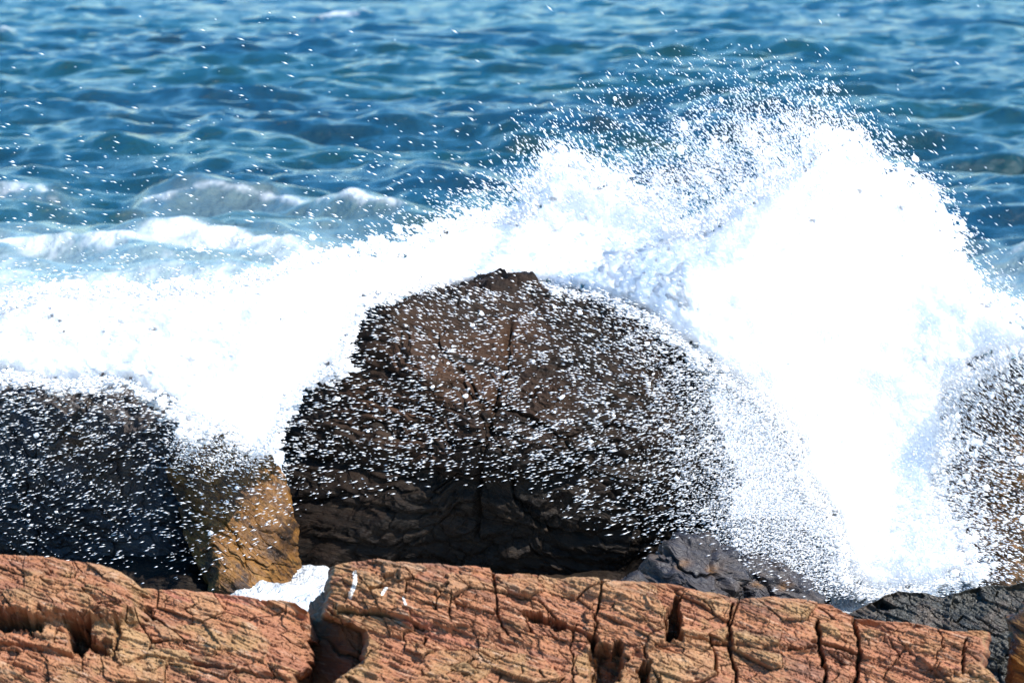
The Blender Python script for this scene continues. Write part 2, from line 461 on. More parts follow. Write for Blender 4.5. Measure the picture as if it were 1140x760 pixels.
big = rock('boulder', M['boulder'], 38.0, (570, 500),
    [(318, 452), (346, 412), (384, 362), (430, 332), (470, 322), (505, 316), (545, 310), (592, 310), (612, 326), (660, 335), (722, 352), (764, 390), (792, 432), (812, 500), (830, 580), (850, 690), (700, 745), (450, 745), (330, 690), (312, 560), (298, 505)],
    1.35, 1.3, planes=[(0.05, -0.80, 0.60, 0.98), (0.45, -0.8, 0.25, 1.18), (-0.5, -0.8, 0.15, 1.12), (0.05, -0.85, -0.52, 0.82), (-0.1, -0.95, -0.1, 1.08), (0.5, -0.7, -0.5, 1.25)],
    n=300, seed=3, ang=9, amp=0.13, strat=0.07, cell=0.105,
    tint=[(500, 400, 90, 60, 0.8), (560, 360, 60, 40, 0.75), (430, 440, 70, 30, 0.8), (470, 480, 40, 30, 0.6), (610, 430, 40, 50, 0.3), (720, 420, 60, 60, 0.25), (735, 355, 40, 20, 0.6)],
    cracks=[([(568, 340), (562, 380), (550, 430), (538, 480), (530, 530), (526, 600)], 3.5, 0.09), ([(420, 435), (455, 440), (480, 445)], 3.5, 0.08), ([(300, 505), (420, 515), (560, 532), (700, 508), (800, 500)], 12, 0.10), ([(340, 560), (480, 575), (640, 596), (780, 570)], 6, 0.07), ([(330, 600), (480, 610), (640, 626)], 5, 0.06)])
tag(big, 'huge rounded dark brown boulder at the centre with spray streaking across it', 'boulder')

lr = rock('boulder', M['wet_black'], 38.0, (60, 560),
    [(-150, 470), (-90, 420), (0, 395), (70, 408), (140, 418), (190, 450), (215, 510), (240, 600), (255, 690), (160, 740), (-50, 740), (-170, 650)],
    1.0, 1.0, planes=[(-0.1, -0.85, -0.3, 0.72), (0.3, -0.85, 0.35, 0.85), (-0.5, -0.8, 0.2, 0.9)], n=190, seed=14, ang=20, amp=0.12, strat=0.04, cell=0.11,
    tint=[(150, 520, 40, 50, .25), (90, 480, 30, 20, .35), (210, 640, 30, 40, .15)])
tag(lr, 'wide blue black wet boulder at the far left under the white splash', 'boulder')

orr = rock('boulder', M['orange'], 37.1, (258, 600),
    [(186, 530), (205, 492), (245, 470), (292, 488), (322, 530), (338, 590), (344, 650), (346, 720), (210, 720), (232, 650), (205, 590)],
    0.62, 0.7, planes=[(0.42, -0.75, 0.5, 0.36), (-0.8, -0.6, 0.05, 0.42), (0.9, -0.42, 0.1, 0.5)], n=180, seed=23, ang=38, amp=0.06, strat=0.045, cell=0.06, expo=2.2)
tag(orr, 'small orange algae stained boulder wedged left of the huge dark one', 'boulder')

rr_ = rock('boulder', M['wet_black'], 37.6, (1150, 540),
    [(1048, 470), (1065, 435), (1100, 408), (1140, 392), (1200, 388), (1265, 430), (1290, 560), (1280, 720), (1080, 720), (1085, 640), (1058, 560)],
    0.8, 0.9, planes=[(0.1, -0.8, 0.45, 0.68), (-0.7, -0.7, 0.2, 0.66)], n=150, seed=31, ang=22, amp=0.08, strat=0.04, cell=0.09,
    tint=[(1125, 540, 50, 80, 1.3), (1090, 440, 30, 30, .7), (1150, 600, 60, 70, 1.3)])
tag(rr_, 'brown and black boulder at the far right half veiled in white spray', 'boulder')

# low jumble of wet rocks at the foot of the big boulder
for i, (px, py, rx, ry, Y, a, lab) in enumerate([
    (770, 632, 58, 34, 35.5, 26, 'low dark wet rock with pale streaks under the right flank of the huge boulder'),
    (852, 650, 62, 30, 35.9, 20, 'low black wet rock under the blue grey veil of spray'),
    (700, 655, 40, 22, 34.9, 30, 'smallest wet rock tipped with ochre, against the top edge of the ledge'),
    ]):
    r2 = np.random.default_rng(50 + i)
    ol = [(px + rx * (0.85 + .3 * r2.random()) * math.cos(q), py + 14 - (ry + 14) * (0.85 + .3 * r2.random()) * math.sin(q)) for q in np.linspace(0, 2 * math.pi, 11)[:-1]]
    o = rock('wet_rock', M['wet_black'], Y, (px, py + 14), ol, 0.36, 0.4, planes=[(0.2, -0.7, 0.6, 0.22), (-0.5, -0.7, 0.1, .3)], n=140, seed=60 + i, ang=a, amp=0.09, strat=0.07, cell=0.17,
             tint=[(px - 12, py - 8, 9, 4, .7), (px + 22, py - 2, 7, 4, .8)])
    tag(o, lab, 'rock')

# ------------------------------------------------------------------ foreground ledge
TOP_L = [(-300, 622), (-60, 616), (0, 616), (60, 620), (112, 628), (135, 636), (150, 647), (158, 655), (200, 656), (250, 660), (290, 666), (328, 668), (340, 675), (352, 688), (365, 700), (420, 705)]
TOP_R = [(355, 634), (366, 630), (384, 627), (392, 624), (420, 622), (470, 627), (545, 631), (551, 637), (600, 640), (625, 644), (660, 642), (690, 647), (720, 646), (760, 651), (782, 659), (800, 659), (820, 666), (860, 664), (900, 667), (925, 672), (955, 688), (1010, 691), (1055, 702), (1085, 701), (1112, 704), (1128, 730), (1145, 742)]
DIP = 19
def ledge(name, mat, top, xl, xr, ncol, nrow, Ytop, slope, disp_fn, seed, label, cat, splits=None, bottom=880, edge=(1, 1), dscale=1.0, part=None, back=2.2, ang=DIP, grough=1.0, deepcr=1.0):
    m = Ytop / F
    tb = np.concatenate([-np.linspace(1, 0, 40, endpoint=False) ** 1.3, np.linspace(0, 1, nrow) ** 1.18])
    s = np.linspace(0, 1, ncol)
    S, T = np.meshgrid(s, tb)
    X_ = S; ynom = 628 + np.clip(T, 0, 1) * (bottom - 628)
    ej = fbm(np.stack([ynom.ravel() * .06, ynom.ravel() * 0 + seed, ynom.ravel() * 0], -1), 4, seed + 50).reshape(X_.shape) * 9
    XL = interp(xl, ynom) + ej * edge[0]; XR = interp(xr, ynom) + ej * edge[1]
    X = XL + (XR - XL) * S
    jag = 2.2 * fbm(np.stack([X.ravel() * 0.055, np.zeros(X.size), np.zeros(X.size)], -1), 5, seed + 90).reshape(X.shape)
    topy = interp(top, X) + jag
    PY = np.where(T >= 0, topy + T * (bottom - topy), topy)
    YD = Ytop - (PY - topy) * m * slope
    w = 16.0
    back_off = np.zeros_like(X)
    for flag, k in ((edge[0], S * (ncol - 1)), (edge[1], (1 - S) * (ncol - 1))):
        if flag: back_off += 0.9 * (1 - np.sqrt(np.clip(1 - np.clip(1 - k / w, 0, 1) ** 2, 0, 1)))
    P = at(X, PY + back_off * 6, YD + back_off)
    bk = np.clip(-T, 0, 1)
    P[..., 1] += bk * back
    P[..., 2] -= np.where(bk > 0, bk ** 0.75 * (P[..., 2] + 0.6), 0)
    # bedding space, metres
    x = X.ravel() * m; y = -(PY.ravel() - (bk.ravel() * 120)) * m
    ca, sa = math.cos(math.radians(ang)), math.sin(math.radians(ang))
    q = np.stack([x, y, np.zeros_like(x)], -1)
    w1 = fbm(q * 2.0, 4, seed); w2 = fbm(q * 2.6 + 9, 4, seed + 1)
    a = x * ca - y * sa + 0.05 * w1
    b = x * sa + y * ca + 0.022 * w2
    c1, c1b, e1, lx, ly = voro2(a * 2.3, b * 4.6, seed + 2)
    c2, c2b, e2, lx2, ly2 = voro2(a * 5.0, b * 15, seed + 3)
    c3, c3b, e3, lx3, ly3 = voro2(a * 13, b * 48, seed + 4)
    c4, c4b, e4, lx4, ly4 = voro2(a * 26, b * 120, seed + 6)
    rg = 0.35 + 0.65 * sstep(-0.35, 0.3, fbm(q * 1.3 + 4, 3, seed + 7))
    c5, c5b, e5, lx5, ly5 = voro2(a * 2.6, b * 26, seed + 11)
    def beds(N, wv, sd):
        bb = b * N + wv
        return (1 - (bb - np.floor(bb))), np.floor(bb)
    s1, k1 = beds(12, 0.16 * fbm(q * 3, 3, seed + 21), 0)
    s2, k2 = beds(37, 0.25 * fbm(q * 5, 3, seed + 22), 0)
    g1 = np.clip(fbm(np.stack([a * 3.2, k1 * 7.3, x * 0], -1), 3, seed + 23) * 2.2 + 0.35, 0, 1)
    g2 = np.clip(fbm(np.stack([a * 7, k2 * 5.1, x * 0], -1), 3, seed + 24) * 2.6 + 0.25, 0, 1)
    d = 0.10 * (c1 - .5) + 0.05 * (c1b - .4) * ly * 2 + 0.07 * (c1 - .5) * lx + rg * (0.05 * (c2b - .5) * lx2 + 0.075 * (c2 - .5) + 0.05 * (c2b - .2) * ly2) + rg * (0.022 * (c3 - .5) + 0.02 * (c3b - .3) * ly3) + 0.012 * (c4 - .5) + 0.03 * rg * (c5 - .5)
    d += 0.032 * (s1 - .5) * g1 + 0.015 * (s2 - .5) * g2
    d -= 0.13 * np.exp(-(e2 / 0.05) ** 2) * (c2b > 0.84) + 0.16 * deepcr * np.exp(-(e1 / 0.02) ** 2) * (c1 > 0.75)
    d -= 0.07 * np.exp(-(e1 / 0.016) ** 2) * (c1b > 0.55) + 0.035 * np.exp(-(e2 / 0.035) ** 2) * (c2b > 0.6) + 0.022 * np.exp(-(e3 / 0.08) ** 2) * (c3b > 0.55)
    d += 0.03 * fbm(q * 1.6 + 2, 3, seed + 8) + 0.007 * fbm(np.stack([a * 8, b * 22, x * 0], -1), 5, seed + 9, ridged=True) + 0.010 * fbm(np.stack([a * 40, b * 110, x * 0], -1), 3, seed + 10)
    d -= 0.03
    d *= grough
    plate = 0.5 * c1 + 0.35 * c2 + 0.15 * c3
    d = d.reshape(X.shape)
    if disp_fn:
        dd = disp_fn(X, PY, q, seed, T).reshape(X.shape)
        rub = fbm(np.stack([a * 9, b * 13, x * 0], -1), 4, seed + 60).reshape(X.shape)
        d = d * (1 - 0.3 * sstep(.06, .2, -dd)) + dd + 0.13 * rub * sstep(.05, .2, -dd)
    fade = 1 - 0.7 * np.exp(-((T) / 0.012) ** 2)
    for flag, k in ((edge[0], S * (ncol - 1)), (edge[1], (1 - S) * (ncol - 1))):
        if flag: fade = fade * (0.3 + 0.7 * sstep(0, 18, k))
    d = d * fade * dscale
    P[..., 1] -= d * 0.9; P[..., 2] += d * 0.42
    g = np.zeros(X.shape)
    for pl, wd in GUANO:
        g = np.maximum(g, 1.1 * np.exp(-(segdist(X, PY, pl) / wd) ** 2))
    V = P.reshape(-1, 3); Fc = grid_faces(*X.shape)[:, ::-1]
    base = np.array([V[:, 0].mean(), V[:, 1].mean(), V[:, 2].min()])
    if splits is None:
        o = mesh_np(name, V, Fc, [mat], False, attrs={'guano': g.ravel(), 'plate': plate}, origin=base)
        return tag(o, label, cat)
    root = tag(empty(name, base), label, cat)
    fx = X.ravel()[Fc].mean(1); fy = PY.ravel()[Fc].mean(1)
    fx = fx + 4 * fbm(np.stack([fx * .08, fy * .08, fx * 0], -1), 3, 5)
    fid = splits(fx, fy)
    for k in np.unique(fid):
        f = Fc[fid == k]
        u, inv = np.unique(f, return_inverse=True)
        o = mesh_np(part[k] if k in part else part[-1], V[u], inv.reshape(f.shape), [mat], False, attrs={'guano': g.ravel()[u], 'plate': plate[u]}, origin=base)
        adopt(o, root)
    return root

GUANO = [([(395, 639), (396, 650), (390, 664)], 2.6), ([(430, 658), (426, 664)], 2.0), ([(449, 668), (452, 676)], 1.3)]

_wob = {}
def wobble(X, Y):
    k = (X.shape, float(X[0, 0]))
    if k not in _wob:
        _wob[k] = fbm(np.stack([X.ravel() * .11, Y.ravel() * .11, X.ravel() * 0], -1), 4, 70).reshape(X.shape)
    return _wob[k]
def recess(X, Y, poly, depth, soft, seed):
    """rough-edged hollow, deep enough to hold shade"""
    n = wobble(X, Y) * 8
    pl = poly + [poly[0]]
    d = segdist(X, Y, pl); ins = inpoly(X, Y, poly)
    sd = np.where(ins, d, -d) + n
    st = np.floor(sd / 2.5 + 0.5) * 2.5 * 0.6 + sd * 0.4
    return -1.9 * depth * sstep(-soft, soft * 1.2, st)

def crack(X, Y, pl, w, depth, seed):
    n = wobble(X, Y) * 5
    d = segdist(X + n, Y + n * .6, pl)
    return -depth * np.exp(-(d / w) ** 4)

CR = [([(547, 628), (551, 655), (556, 690), (563, 702)], 1.8, .14),
      ([(670, 640), (668, 655), (664, 680), (660, 706)], 2.4, .16), ([(660, 705), (660, 730), (657, 770)], 5.5, .30),
      ([(813, 672), (812, 700), (814, 720), (819, 742), (820, 790)], 3.0, .22),
      ([(908, 690), (912, 710), (918, 735), (917, 800)], 3.5, .24), ([(905, 713), (930, 718), (955, 727)], 3, .2), ([(952, 690), (957, 725), (950, 770)], 3.5, .22),
      ([(878, 722), (910, 720)], 2.2, .12),
      ([(375, 679), (420, 682), (450, 690), (472, 698)], 2.6, .14), ([(590, 686), (640, 697), (664, 710)], 4, .18),
      ([(760, 708), (790, 714), (815, 716)], 2.5, .14), ([(500, 655), (488, 660), (485, 680)], 2.2, .1), ([(500, 662), (500, 690)], 1.8, .1),
      ([(550, 660), (600, 668), (625, 690)], 1.6, .09), ([(640, 690), (637, 720), (636, 760)], 1.8, .12),
      ([(1078, 712), (1070, 735), (1073, 748)], 2.4, .14), ([(1044, 700), (1050, 722), (1038, 742)], 1.4, .08), ([(985, 705), (1003, 728)], 1.4, .06), ([(716, 735), (712, 770)], 2.2, .14)]
def disp_right(X, Y, q, seed, T):
    d = 0
    for i, (pl, w, dp) in enumerate(CR): d = d + crack(X, Y, pl, w * 0.62, dp * 0.8, seed + 30 + i)
    d = d + recess(X, Y, [(740, 676), (752, 664), (761, 690), (760, 712), (742, 708)], 0.26, 2.5, 71)
    d = d + recess(X, Y, [(664, 718), (690, 712), (692, 738), (682, 765), (660, 765)], 0.22, 3, 72)
    d = d + recess(X, Y, [(715, 735), (724, 738), (722, 765), (712, 765)], 0.18, 2, 73)
    d = d + recess(X, Y, [(585, 680), (612, 682), (640, 698), (620, 697)], 0.14, 2.5, 74)
    d = d + recess(X, Y, [(423, 642), (440, 640), (444, 652), (430, 655)], 0.05, 2.5, 75)
    # the upper courses stand proud of the lower slab between the notch and the long joint
    line = interp([(340, 676), (420, 681), (470, 697), (520, 697), (600, 720), (700, 745), (1200, 800)], X)
    wb = 8 * wobble(X, Y)
    d = d + 0.09 * sstep(2, -2, Y - line + wb) * sstep(640, 480, X) * sstep(-0.02, 0.08, T)
    line2 = interp([(660, 735), (760, 710), (815, 716), (880, 722), (955, 728), (1130, 760)], X)
    d = d + 0.045 * sstep(1.5, -1.5, Y - line2 + wb * 1.2) * sstep(650, 700, X) * sstep(-0.02, 0.08, T)
    return d
def split_right(x, y):
    j1 = interp([(620, 547), (655, 551), (690, 556), (700, 562), (790, 575)], y)
    j2 = interp([(640, 670), (680, 664), (706, 660), (900, 657)], y)
    j3 = interp([(640, 812), (700, 812), (742, 819), (900, 820)], y)
    j4 = interp([(660, 905), (710, 912), (735, 918), (900, 917)], y)
    j5 = interp([(660, 952), (725, 957), (900, 950)], y)
    low = y > interp([(340, 679), (420, 682), (472, 697), (563, 702), (640, 697), (664, 710)], x)
    f = np.where(x < j1, 0, np.where(x < j2, 1, np.where(x < j3, 2, np.where(x < j4, 3, np.where(x < j5, 4, 5)))))
    f = np.where((f <= 1) & low, 6, f)
    f = np.where((f == 4) & (y > interp([(905, 713), (955, 727)], x)), 7, f)
    return f
ledge('rock_ledge', M['ledge'], TOP_R, [(600, 362), (678, 361), (690, 375), (704, 398), (735, 400), (748, 388), (765, 352), (900, 340)], [(600, 1098), (700, 1104), (716, 1120), (734, 1132), (760, 1120), (900, 1095)],
      1500, 340, 28.4, 0.95, disp_right, 5, 'long cracked orange brown rock ledge across the foreground right of the notch', 'rock ledge', splits=split_right, part={-1: 'rock_block', 6: 'bedding_slab'})

def disp_left(X, Y, q, seed, T):
    d = recess(X, Y, [(72, 690), (97, 694), (102, 716), (88, 724), (74, 720)], 0.32, 3, 81)
    d = d + recess(X, Y, [(-40, 680), (18, 684), (48, 692), (45, 702), (10, 700), (-40, 702)], 0.22, 3, 82)
    d = d + recess(X, Y, [(100, 708), (122, 712), (118, 724), (98, 724)], 0.18, 3, 87)
    d = d + crack(X, Y, [(-30, 712), (20, 716), (60, 724), (90, 728)], 3.2, .12, 83)
    d = d + crack(X, Y, [(130, 740), (160, 730), (210, 735), (330, 755)], 2.2, .06, 84)
    hump = sstep(165, 135, X) * sstep(700, 640, Y + 0.1 * X) * (1 - sstep(-0.2, 1.0, 0 * X))
    d = d + 0.20 * sstep(172, 130, X) * sstep(697, 683, Y + 9 * wobble(X, Y)) * sstep(-0.02, 0.16, T)
    d = d + crack(X, Y, [(128, 690), (132, 705), (126, 730)], 3, .12, 85) + crack(X, Y, [(165, 675), (170, 688)], 2.4, .06, 86)
    d = d - 0.35 * sstep(310, 370, X)
    return d
def split_left(x, y):
    hump = (x < 150) & (y < 688)
    return np.where(hump, 0, np.where(y > interp([(-300, 716), (60, 726), (130, 742), (200, 736), (330, 755), (400, 760)], x), 2, 1))
ledge('rock_ledge', M['ledge'], TOP_L, [(600, -260), (900, -260)], [(600, 352), (685, 352), (700, 346), (722, 334), (740, 332), (750, 350), (765, 392), (900, 400)],
      1000, 330, 28.1, 0.95, disp_left, 41, 'rounded orange rock ledge at lower left with small dark hollows in its face', 'rock ledge', splits=split_left, part={-1: 'bedding_slab', 0: 'rounded_hump', 2: 'rock_step'}, edge=(0, 1))

# rock in the shaded notch between the two ledges
nr = rock('notch_rock', M['ledge'], 28.9, (375, 730), [(330, 690), (352, 668), (372, 650), (400, 652), (425, 700), (425, 800), (330, 800), (318, 740)], 0.42, 0.5,
          planes=[(-0.75, -0.6, 0.1, 0.17), (-0.2, -0.8, 0.5, 0.36)], n=140, seed=77, ang=24, amp=0.07, strat=0.05, cell=0.16)
tag(nr, 'grey brown rock in the shaded notch between the two orange ledges', 'rock')

# dark wet shelf behind the right end of the ledge
TOP_S = [(930, 690), (960, 676), (985, 662), (1000, 657), (1030, 660), (1050, 666), (1075, 655), (1100, 652), (1125, 650), (1160, 640), (1300, 632)]
ledge('wet_rock_shelf', M['strip'], TOP_S, [(600, 934), (900, 900)], [(600, 1300), (900, 1300)], 560, 200, 31.2, 0.9, None, 61,
      'dark grey green wet rock shelf behind the right end of the orange ledge', 'rock shelf', bottom=800, edge=(1, 0), ang=27, grough=0.95, deepcr=0.0)
cr = rock('corner_rock', M['orange'], 29.0, (1165, 730), [(1122, 765), (1128, 712), (1120, 690), (1140, 672), (1180, 660), (1230, 690), (1240, 800), (1130, 800)], 0.3, 0.5,
          planes=[(-0.6, -0.7, 0.3, 0.24), (-0.7, -0.6, -0.3, .24)], n=110, seed=91, ang=30, amp=0.05, strat=0.04, cell=0.1)
tag(cr, 'brown broken rock at the lower right corner past the ledge end', 'rock')
# bedrock under everything: the shore the rocks stand on
def shore():
    xs = np.linspace(-9, 9, 420); ys = np.concatenate([np.linspace(14, 32, 60), np.linspace(32.1, 39, 200)])
    XX, YY = np.meshgrid(xs, ys)
    q = np.stack([XX.ravel(), YY.ravel(), XX.ravel() * 0], -1)
    n = fbm(q * .8, 4, 5).reshape(XX.shape)
    c1, c1b, e1, lx, ly = voro2(XX.ravel() * 1.6 + 0.3 * n.ravel(), YY.ravel() * 2.6, 8)
    px = XX / YY * F + 570
    Z = -0.34 + 0.10 * n + 0.14 * (c1 - .5).reshape(XX.shape) + 0.10 * fbm(q * 5, 5, 6, ridged=True).reshape(XX.shape) + 0.24 * sstep(36.2, 38, YY)
    pool = sstep(232, 262, px) * sstep(372, 350, px)
    mid = sstep(370, 400, px) * sstep(740, 690, px)
    Z = Z * (1 - mid) + mid * (-0.43 + 0.75 * (Z + 0.24)) - 0.5 * pool - 0.5 * sstep(880, 960, px)
    o = mesh_np('shore_bedrock', np.stack([XX, YY, Z], -1).reshape(-1, 3), grid_faces(*XX.shape), [M['boulder']])
    tag(o, 'dark wet bedrock of the shore under the ledges', 'ground', kind='structure')
shore()

# ------------------------------------------------------------------ the splash
CELL = 2.0
GX0, GX1, GY0, GY1 = -140, 1280, -10, 720
gx = np.arange(GX0, GX1, CELL) + CELL / 2; gy = np.arange(GY0, GY1, CELL) + CELL / 2
GX, GY = np.meshgrid(gx, gy)
def nz(scale, oct, seed, asp=1.0, rot=0.0):
    c, s = math.cos(rot), math.sin(rot)
    a = (GX * c - GY * s) / scale; b = (GX * s + GY * c) / scale * asp
    return fbm(np.stack([a.ravel(), b.ravel(), np.full(GX.size, seed * 1.37)], -1), oct, seed).reshape(GX.shape)
def blur(a, r):
    r = max(1, int(r / CELL / 1.8))
    for _ in range(3):
        for ax in (0, 1):
            p = np.pad(a, [(r + 1, r) if i == ax else (0, 0) for i in (0, 1)], mode='edge')
            c = np.cumsum(p, axis=ax)
            a = (np.take(c, range(2 * r + 1, c.shape[ax]), axis=ax) - np.take(c, range(0, c.shape[ax] - 2 * r - 1), axis=ax)) / (2 * r + 1)
    return a
WX = 9 * nz(46, 4, 101) * 2; WY = 9 * nz(46, 4, 102) * 2
def mask(poly, soft, warp=1.0):
    return blur(inpoly(GX + WX * warp, GY + WY * warp, poly).astype(float), soft)

CORE_L = [(-140, 345), (0, 336), (90, 330), (180, 322), (280, 308), (350, 292), (400, 272), (450, 262), (485, 252), (560, 245), (590, 238), (604, 205), (624, 172), (640, 166), (652, 190), (676, 196), (700, 215), (735, 240), (780, 262),
          (785, 402), (735, 372), (700, 350), (655, 334), (604, 330), (592, 318), (560, 318), (540, 318), (478, 316), (455, 328), (428, 330), (400, 340), (384, 356), (388, 400), (384, 412), (345, 420), (322, 440), (318, 478), (300, 494), (276, 488), (246, 478), (214, 488), (194, 480), (190, 458), (160, 438), (130, 424), (108, 432), (84, 436), (56, 428), (30, 412), (0, 414), (-140, 420)]
CORE_R = [(650, 262), (700, 260), (750, 256), (800, 240), (845, 212), (878, 180), (905, 156), (940, 150), (965, 168), (992, 192), (1016, 200), (1036, 214), (1034, 232), (1060, 246), (1054, 270), (1072, 300), (1100, 335), (1145, 352), (1280, 360), (1280, 392), (1140, 392), (1100, 410), (1066, 436), (1054, 470), (1052, 520), (1046, 560), (1062, 598), (1096, 612), (1098, 634), (1058, 648), (1010, 654), (966, 668), (944, 650),
          (922, 600), (896, 530), (866, 470), (830, 440), (800, 425), (775, 402), (745, 382), (700, 352), (650, 330)]
coreL = mask(CORE_L, 6); coreR = mask(CORE_R, 8)
core = np.maximum(coreL, coreR)
NRIM = 0.30 * nz(34, 3, 404) + 0.66 * nz(14, 4, 405, 1.8, 0.5) + 0.30 * nz(5, 2, 406)
rimall = blur(core, 16); rimall = (rimall + NRIM) * sstep(0.05, 0.3, rimall)

BOULDER = [(318, 445), (372, 385), (430, 330), (478, 312), (592, 304), (660, 325), (722, 346), (764, 388), (792, 432), (830, 500), (850, 560), (860, 640), (760, 650), (700, 600), (560, 545), (420, 540), (330, 560), (298, 520)]
tau = np.zeros_like(GX)
clump = np.exp(1.1 * nz(26, 4, 201)) ; clump2 = np.exp(1.0 * nz(60, 4, 203))
strk = np.exp(0.8 * nz(30, 3, 205, 3.0, 0.3)) * np.exp(1.5 * nz(9, 2, 207, 2.2, 0.22)) * 0.8
# dense body and its fringe
tau += 1.9 * sstep(0.30, 0.62, rimall) * (1 - 0.88 * sstep(.75, 1.0, blur(core, 14)))
lace = np.exp(2.2 * nz(11, 3, 209, 1.6, 0.3)) * 0.75
over = sstep(370, 420, GY) * sstep(420, 360, GX)
tau += 0.55 * blur(core, 26) * clump * lace * (1 - 0.7 * over)
tau += 0.20 * blur(core, 60) * clump * lace * (1 - 0.8 * over)
# upper fan of flung drops
fan1 = mask([(520, 250), (560, 150), (640, 110), (720, 70), (820, 58), (905, 76), (965, 130), (1030, 190), (1070, 260), (900, 300), (600, 280)], 26, 0.6)
fan2 = mask([(580, 255), (605, 165), (690, 175), (760, 128), (840, 92), (915, 104), (972, 150), (1024, 200), (1045, 260), (800, 290), (600, 280)], 22, .8)
fan3 = mask([(690, 250), (720, 200), (790, 172), (850, 128), (915, 122), (968, 158), (1020, 205), (1040, 260), (800, 300)], 18, 1)
jets = np.exp(1.9 * nz(38, 4, 211, 3.5, -0.85)) * 0.75
tau += 0.045 * fan1 * clump2 * jets + 0.20 * fan2 * clump * clump2 * jets + 0.5 * fan3 * clump * jets
# left jet top
tau += 0.5 * mask([(585, 245), (600, 170), (640, 150), (690, 185), (720, 235)], 14) * clump * 1.2
# low spray over the sea left of centre
tau += 0.30 * mask([(430, 262), (470, 236), (560, 205), (600, 200), (600, 260)], 16) * clump
tau += 0.016 * mask([(-140, 130), (60, 150), (260, 190), (420, 150), (560, 150), (580, 250), (400, 290), (-140, 300)], 34) * clump2
tau += 0.003 * mask([(-140, 90), (120, 110), (250, 40), (360, 30), (460, 60), (560, 90), (600, 180), (380, 250), (-140, 260)], 40) * clump
tau += 0.0005
tau += 0.10 * mask([(1035, 240), (1075, 255), (1140, 330), (1200, 370), (1050, 350)], 16) * clump * 1.3
# veil across the boulder
bm = mask(BOULDER, 16)
vx = interp([(300, .26), (450, .30), (600, .34), (680, .42), (740, .55), (800, .75), (880, .95)], GX)
vy = interp([(300, 1.0), (470, 1.0), (520, .75), (560, .35), (600, .12), (640, .03)], GY - np.clip((GX - 600) * 0.42, 0, 110))
tau += 1.15 * bm * vx * vy * (0.15 + 0.8 * clump * strk)
col = mask([(790, 400), (850, 420), (905, 450), (935, 520), (950, 660), (905, 668), (850, 640), (815, 560), (800, 480)], 46, 1.2)
tau += 0.9 * col * (0.4 + .6 * clump)
# veil across the left rocks
lm = mask([(-140, 410), (200, 450), (330, 470), (336, 560), (300, 600), (210, 640), (110, 630), (-140, 620)], 20, .5)
tau += lm * interp([(400, .7), (450, .5), (520, .30), (580, .20), (650, .05)], GY) * (0.15 + .75 * clump * strk)
# the right boulder behind spray
tau += mask([(1040, 430), (1140, 390), (1280, 390), (1280, 640), (1120, 655), (1060, 600)], 18, .8) * interp([(390, 1.0), (520, .75), (600, .7), (650, .3)], GY) * interp([(1040, 1.2), (1080, .75), (1140, .4)], GX) * (0.4 + .6 * clump)
# inside the dense body single drops no longer show
deep = sstep(.72, .99, blur(core, 12))
tau *= 1 - 0.93 * deep
# clear of the ledge and the deep shade
tau *= sstep(672, 655, GY - np.clip((GX - 900) * 0.05, 0, 6))
tau *= 1 - 0.9 * mask([(360, 560), (480, 575), (600, 585), (700, 640), (340, 660)], 12, .4)
# fine mist
mist = 0.55 * blur(core, 40) * sstep(300, 420, GY) * sstep(780, 860, GX) + 1.6 * col + 0.30 * fan3 + 0.12 * fan2 + 0.03 * fan1 + 0.25 * mask([(640, 330), (760, 380), (830, 480), (840, 600), (740, 560), (680, 440)], 30)
mist += 0.5 * mask([(180, 470), (290, 480), (300, 500), (250, 520), (190, 500)], 14)
mist *= sstep(672, 655, GY)

ANG = np.array([(100, 550, 17), (300, 600, 22), (250, 520, -10), (550, 450, 12), (420, 400, 5), (700, 560, 14), (850, 500, 12), (960, 600, 8), (1110, 560, -18), (1090, 430, -38), (900, 120, -52), (840, 200, -45), (750, 180, -42), (620, 180, -50), (500, 230, -30), (200, 200, -17), (380, 150, -20), (0, 100, -15), (1050, 260, -36), (450, 330, -25), (650, 350, -15), (60, 440, 8)], float)
def ang_field(x, y):
    w = 1.0 / (((x[:, None] - ANG[:, 0]) ** 2 + (y[:, None] - ANG[:, 1]) ** 2) / 2500 + 0.2) ** 2
    return (w * ANG[:, 2]).sum(1) / w.sum(1)

def depth_field(x, y, r, thick=1.0):
    """distance of the water at that place: in front of the left rocks, behind the big boulder's crown, in front of its right flank; the veil flies in front"""
    back = interp([(-140, 36.6), (300, 36.4), (400, 36.9), (470, 38.9), (560, 39.1), (680, 38.6), (770, 38.0), (860, 37.8), (1000, 37.7), (1060, 37.5), (1140, 37.1), (1280, 36.9)], x)
    hi = sstep(330, 240, y)
    back = back + hi * 0.6
    lowf = sstep(420, 640, y)
    return back - lowf * 0.5 + (r - 0.5) * (1.5 + 0.9 * hi) * thick

def depth_veil(x, y, r):
    return 35.4 + 0.9 * r + sstep(300, 100, y) * 2 * r

def sample(field, N, r):
    p = field.ravel() / field.sum()
    idx = r.choice(field.size, N, p=p)
    return GX.ravel()[idx] + (r.random(N) - .5) * CELL, GY.ravel()[idx] + (r.random(N) - .5) * CELL

OCT_V = np.array([(1, 0, 0), (-1, 0, 0), (0.1, 1, 0), (0.1, -0.5, .87), (0.1, -.5, -.87)], float)
OCT_F = np.array([(0, 2, 3), (0, 3, 4), (0, 4, 2), (1, 3, 2), (1, 4, 3), (1, 2, 4)])

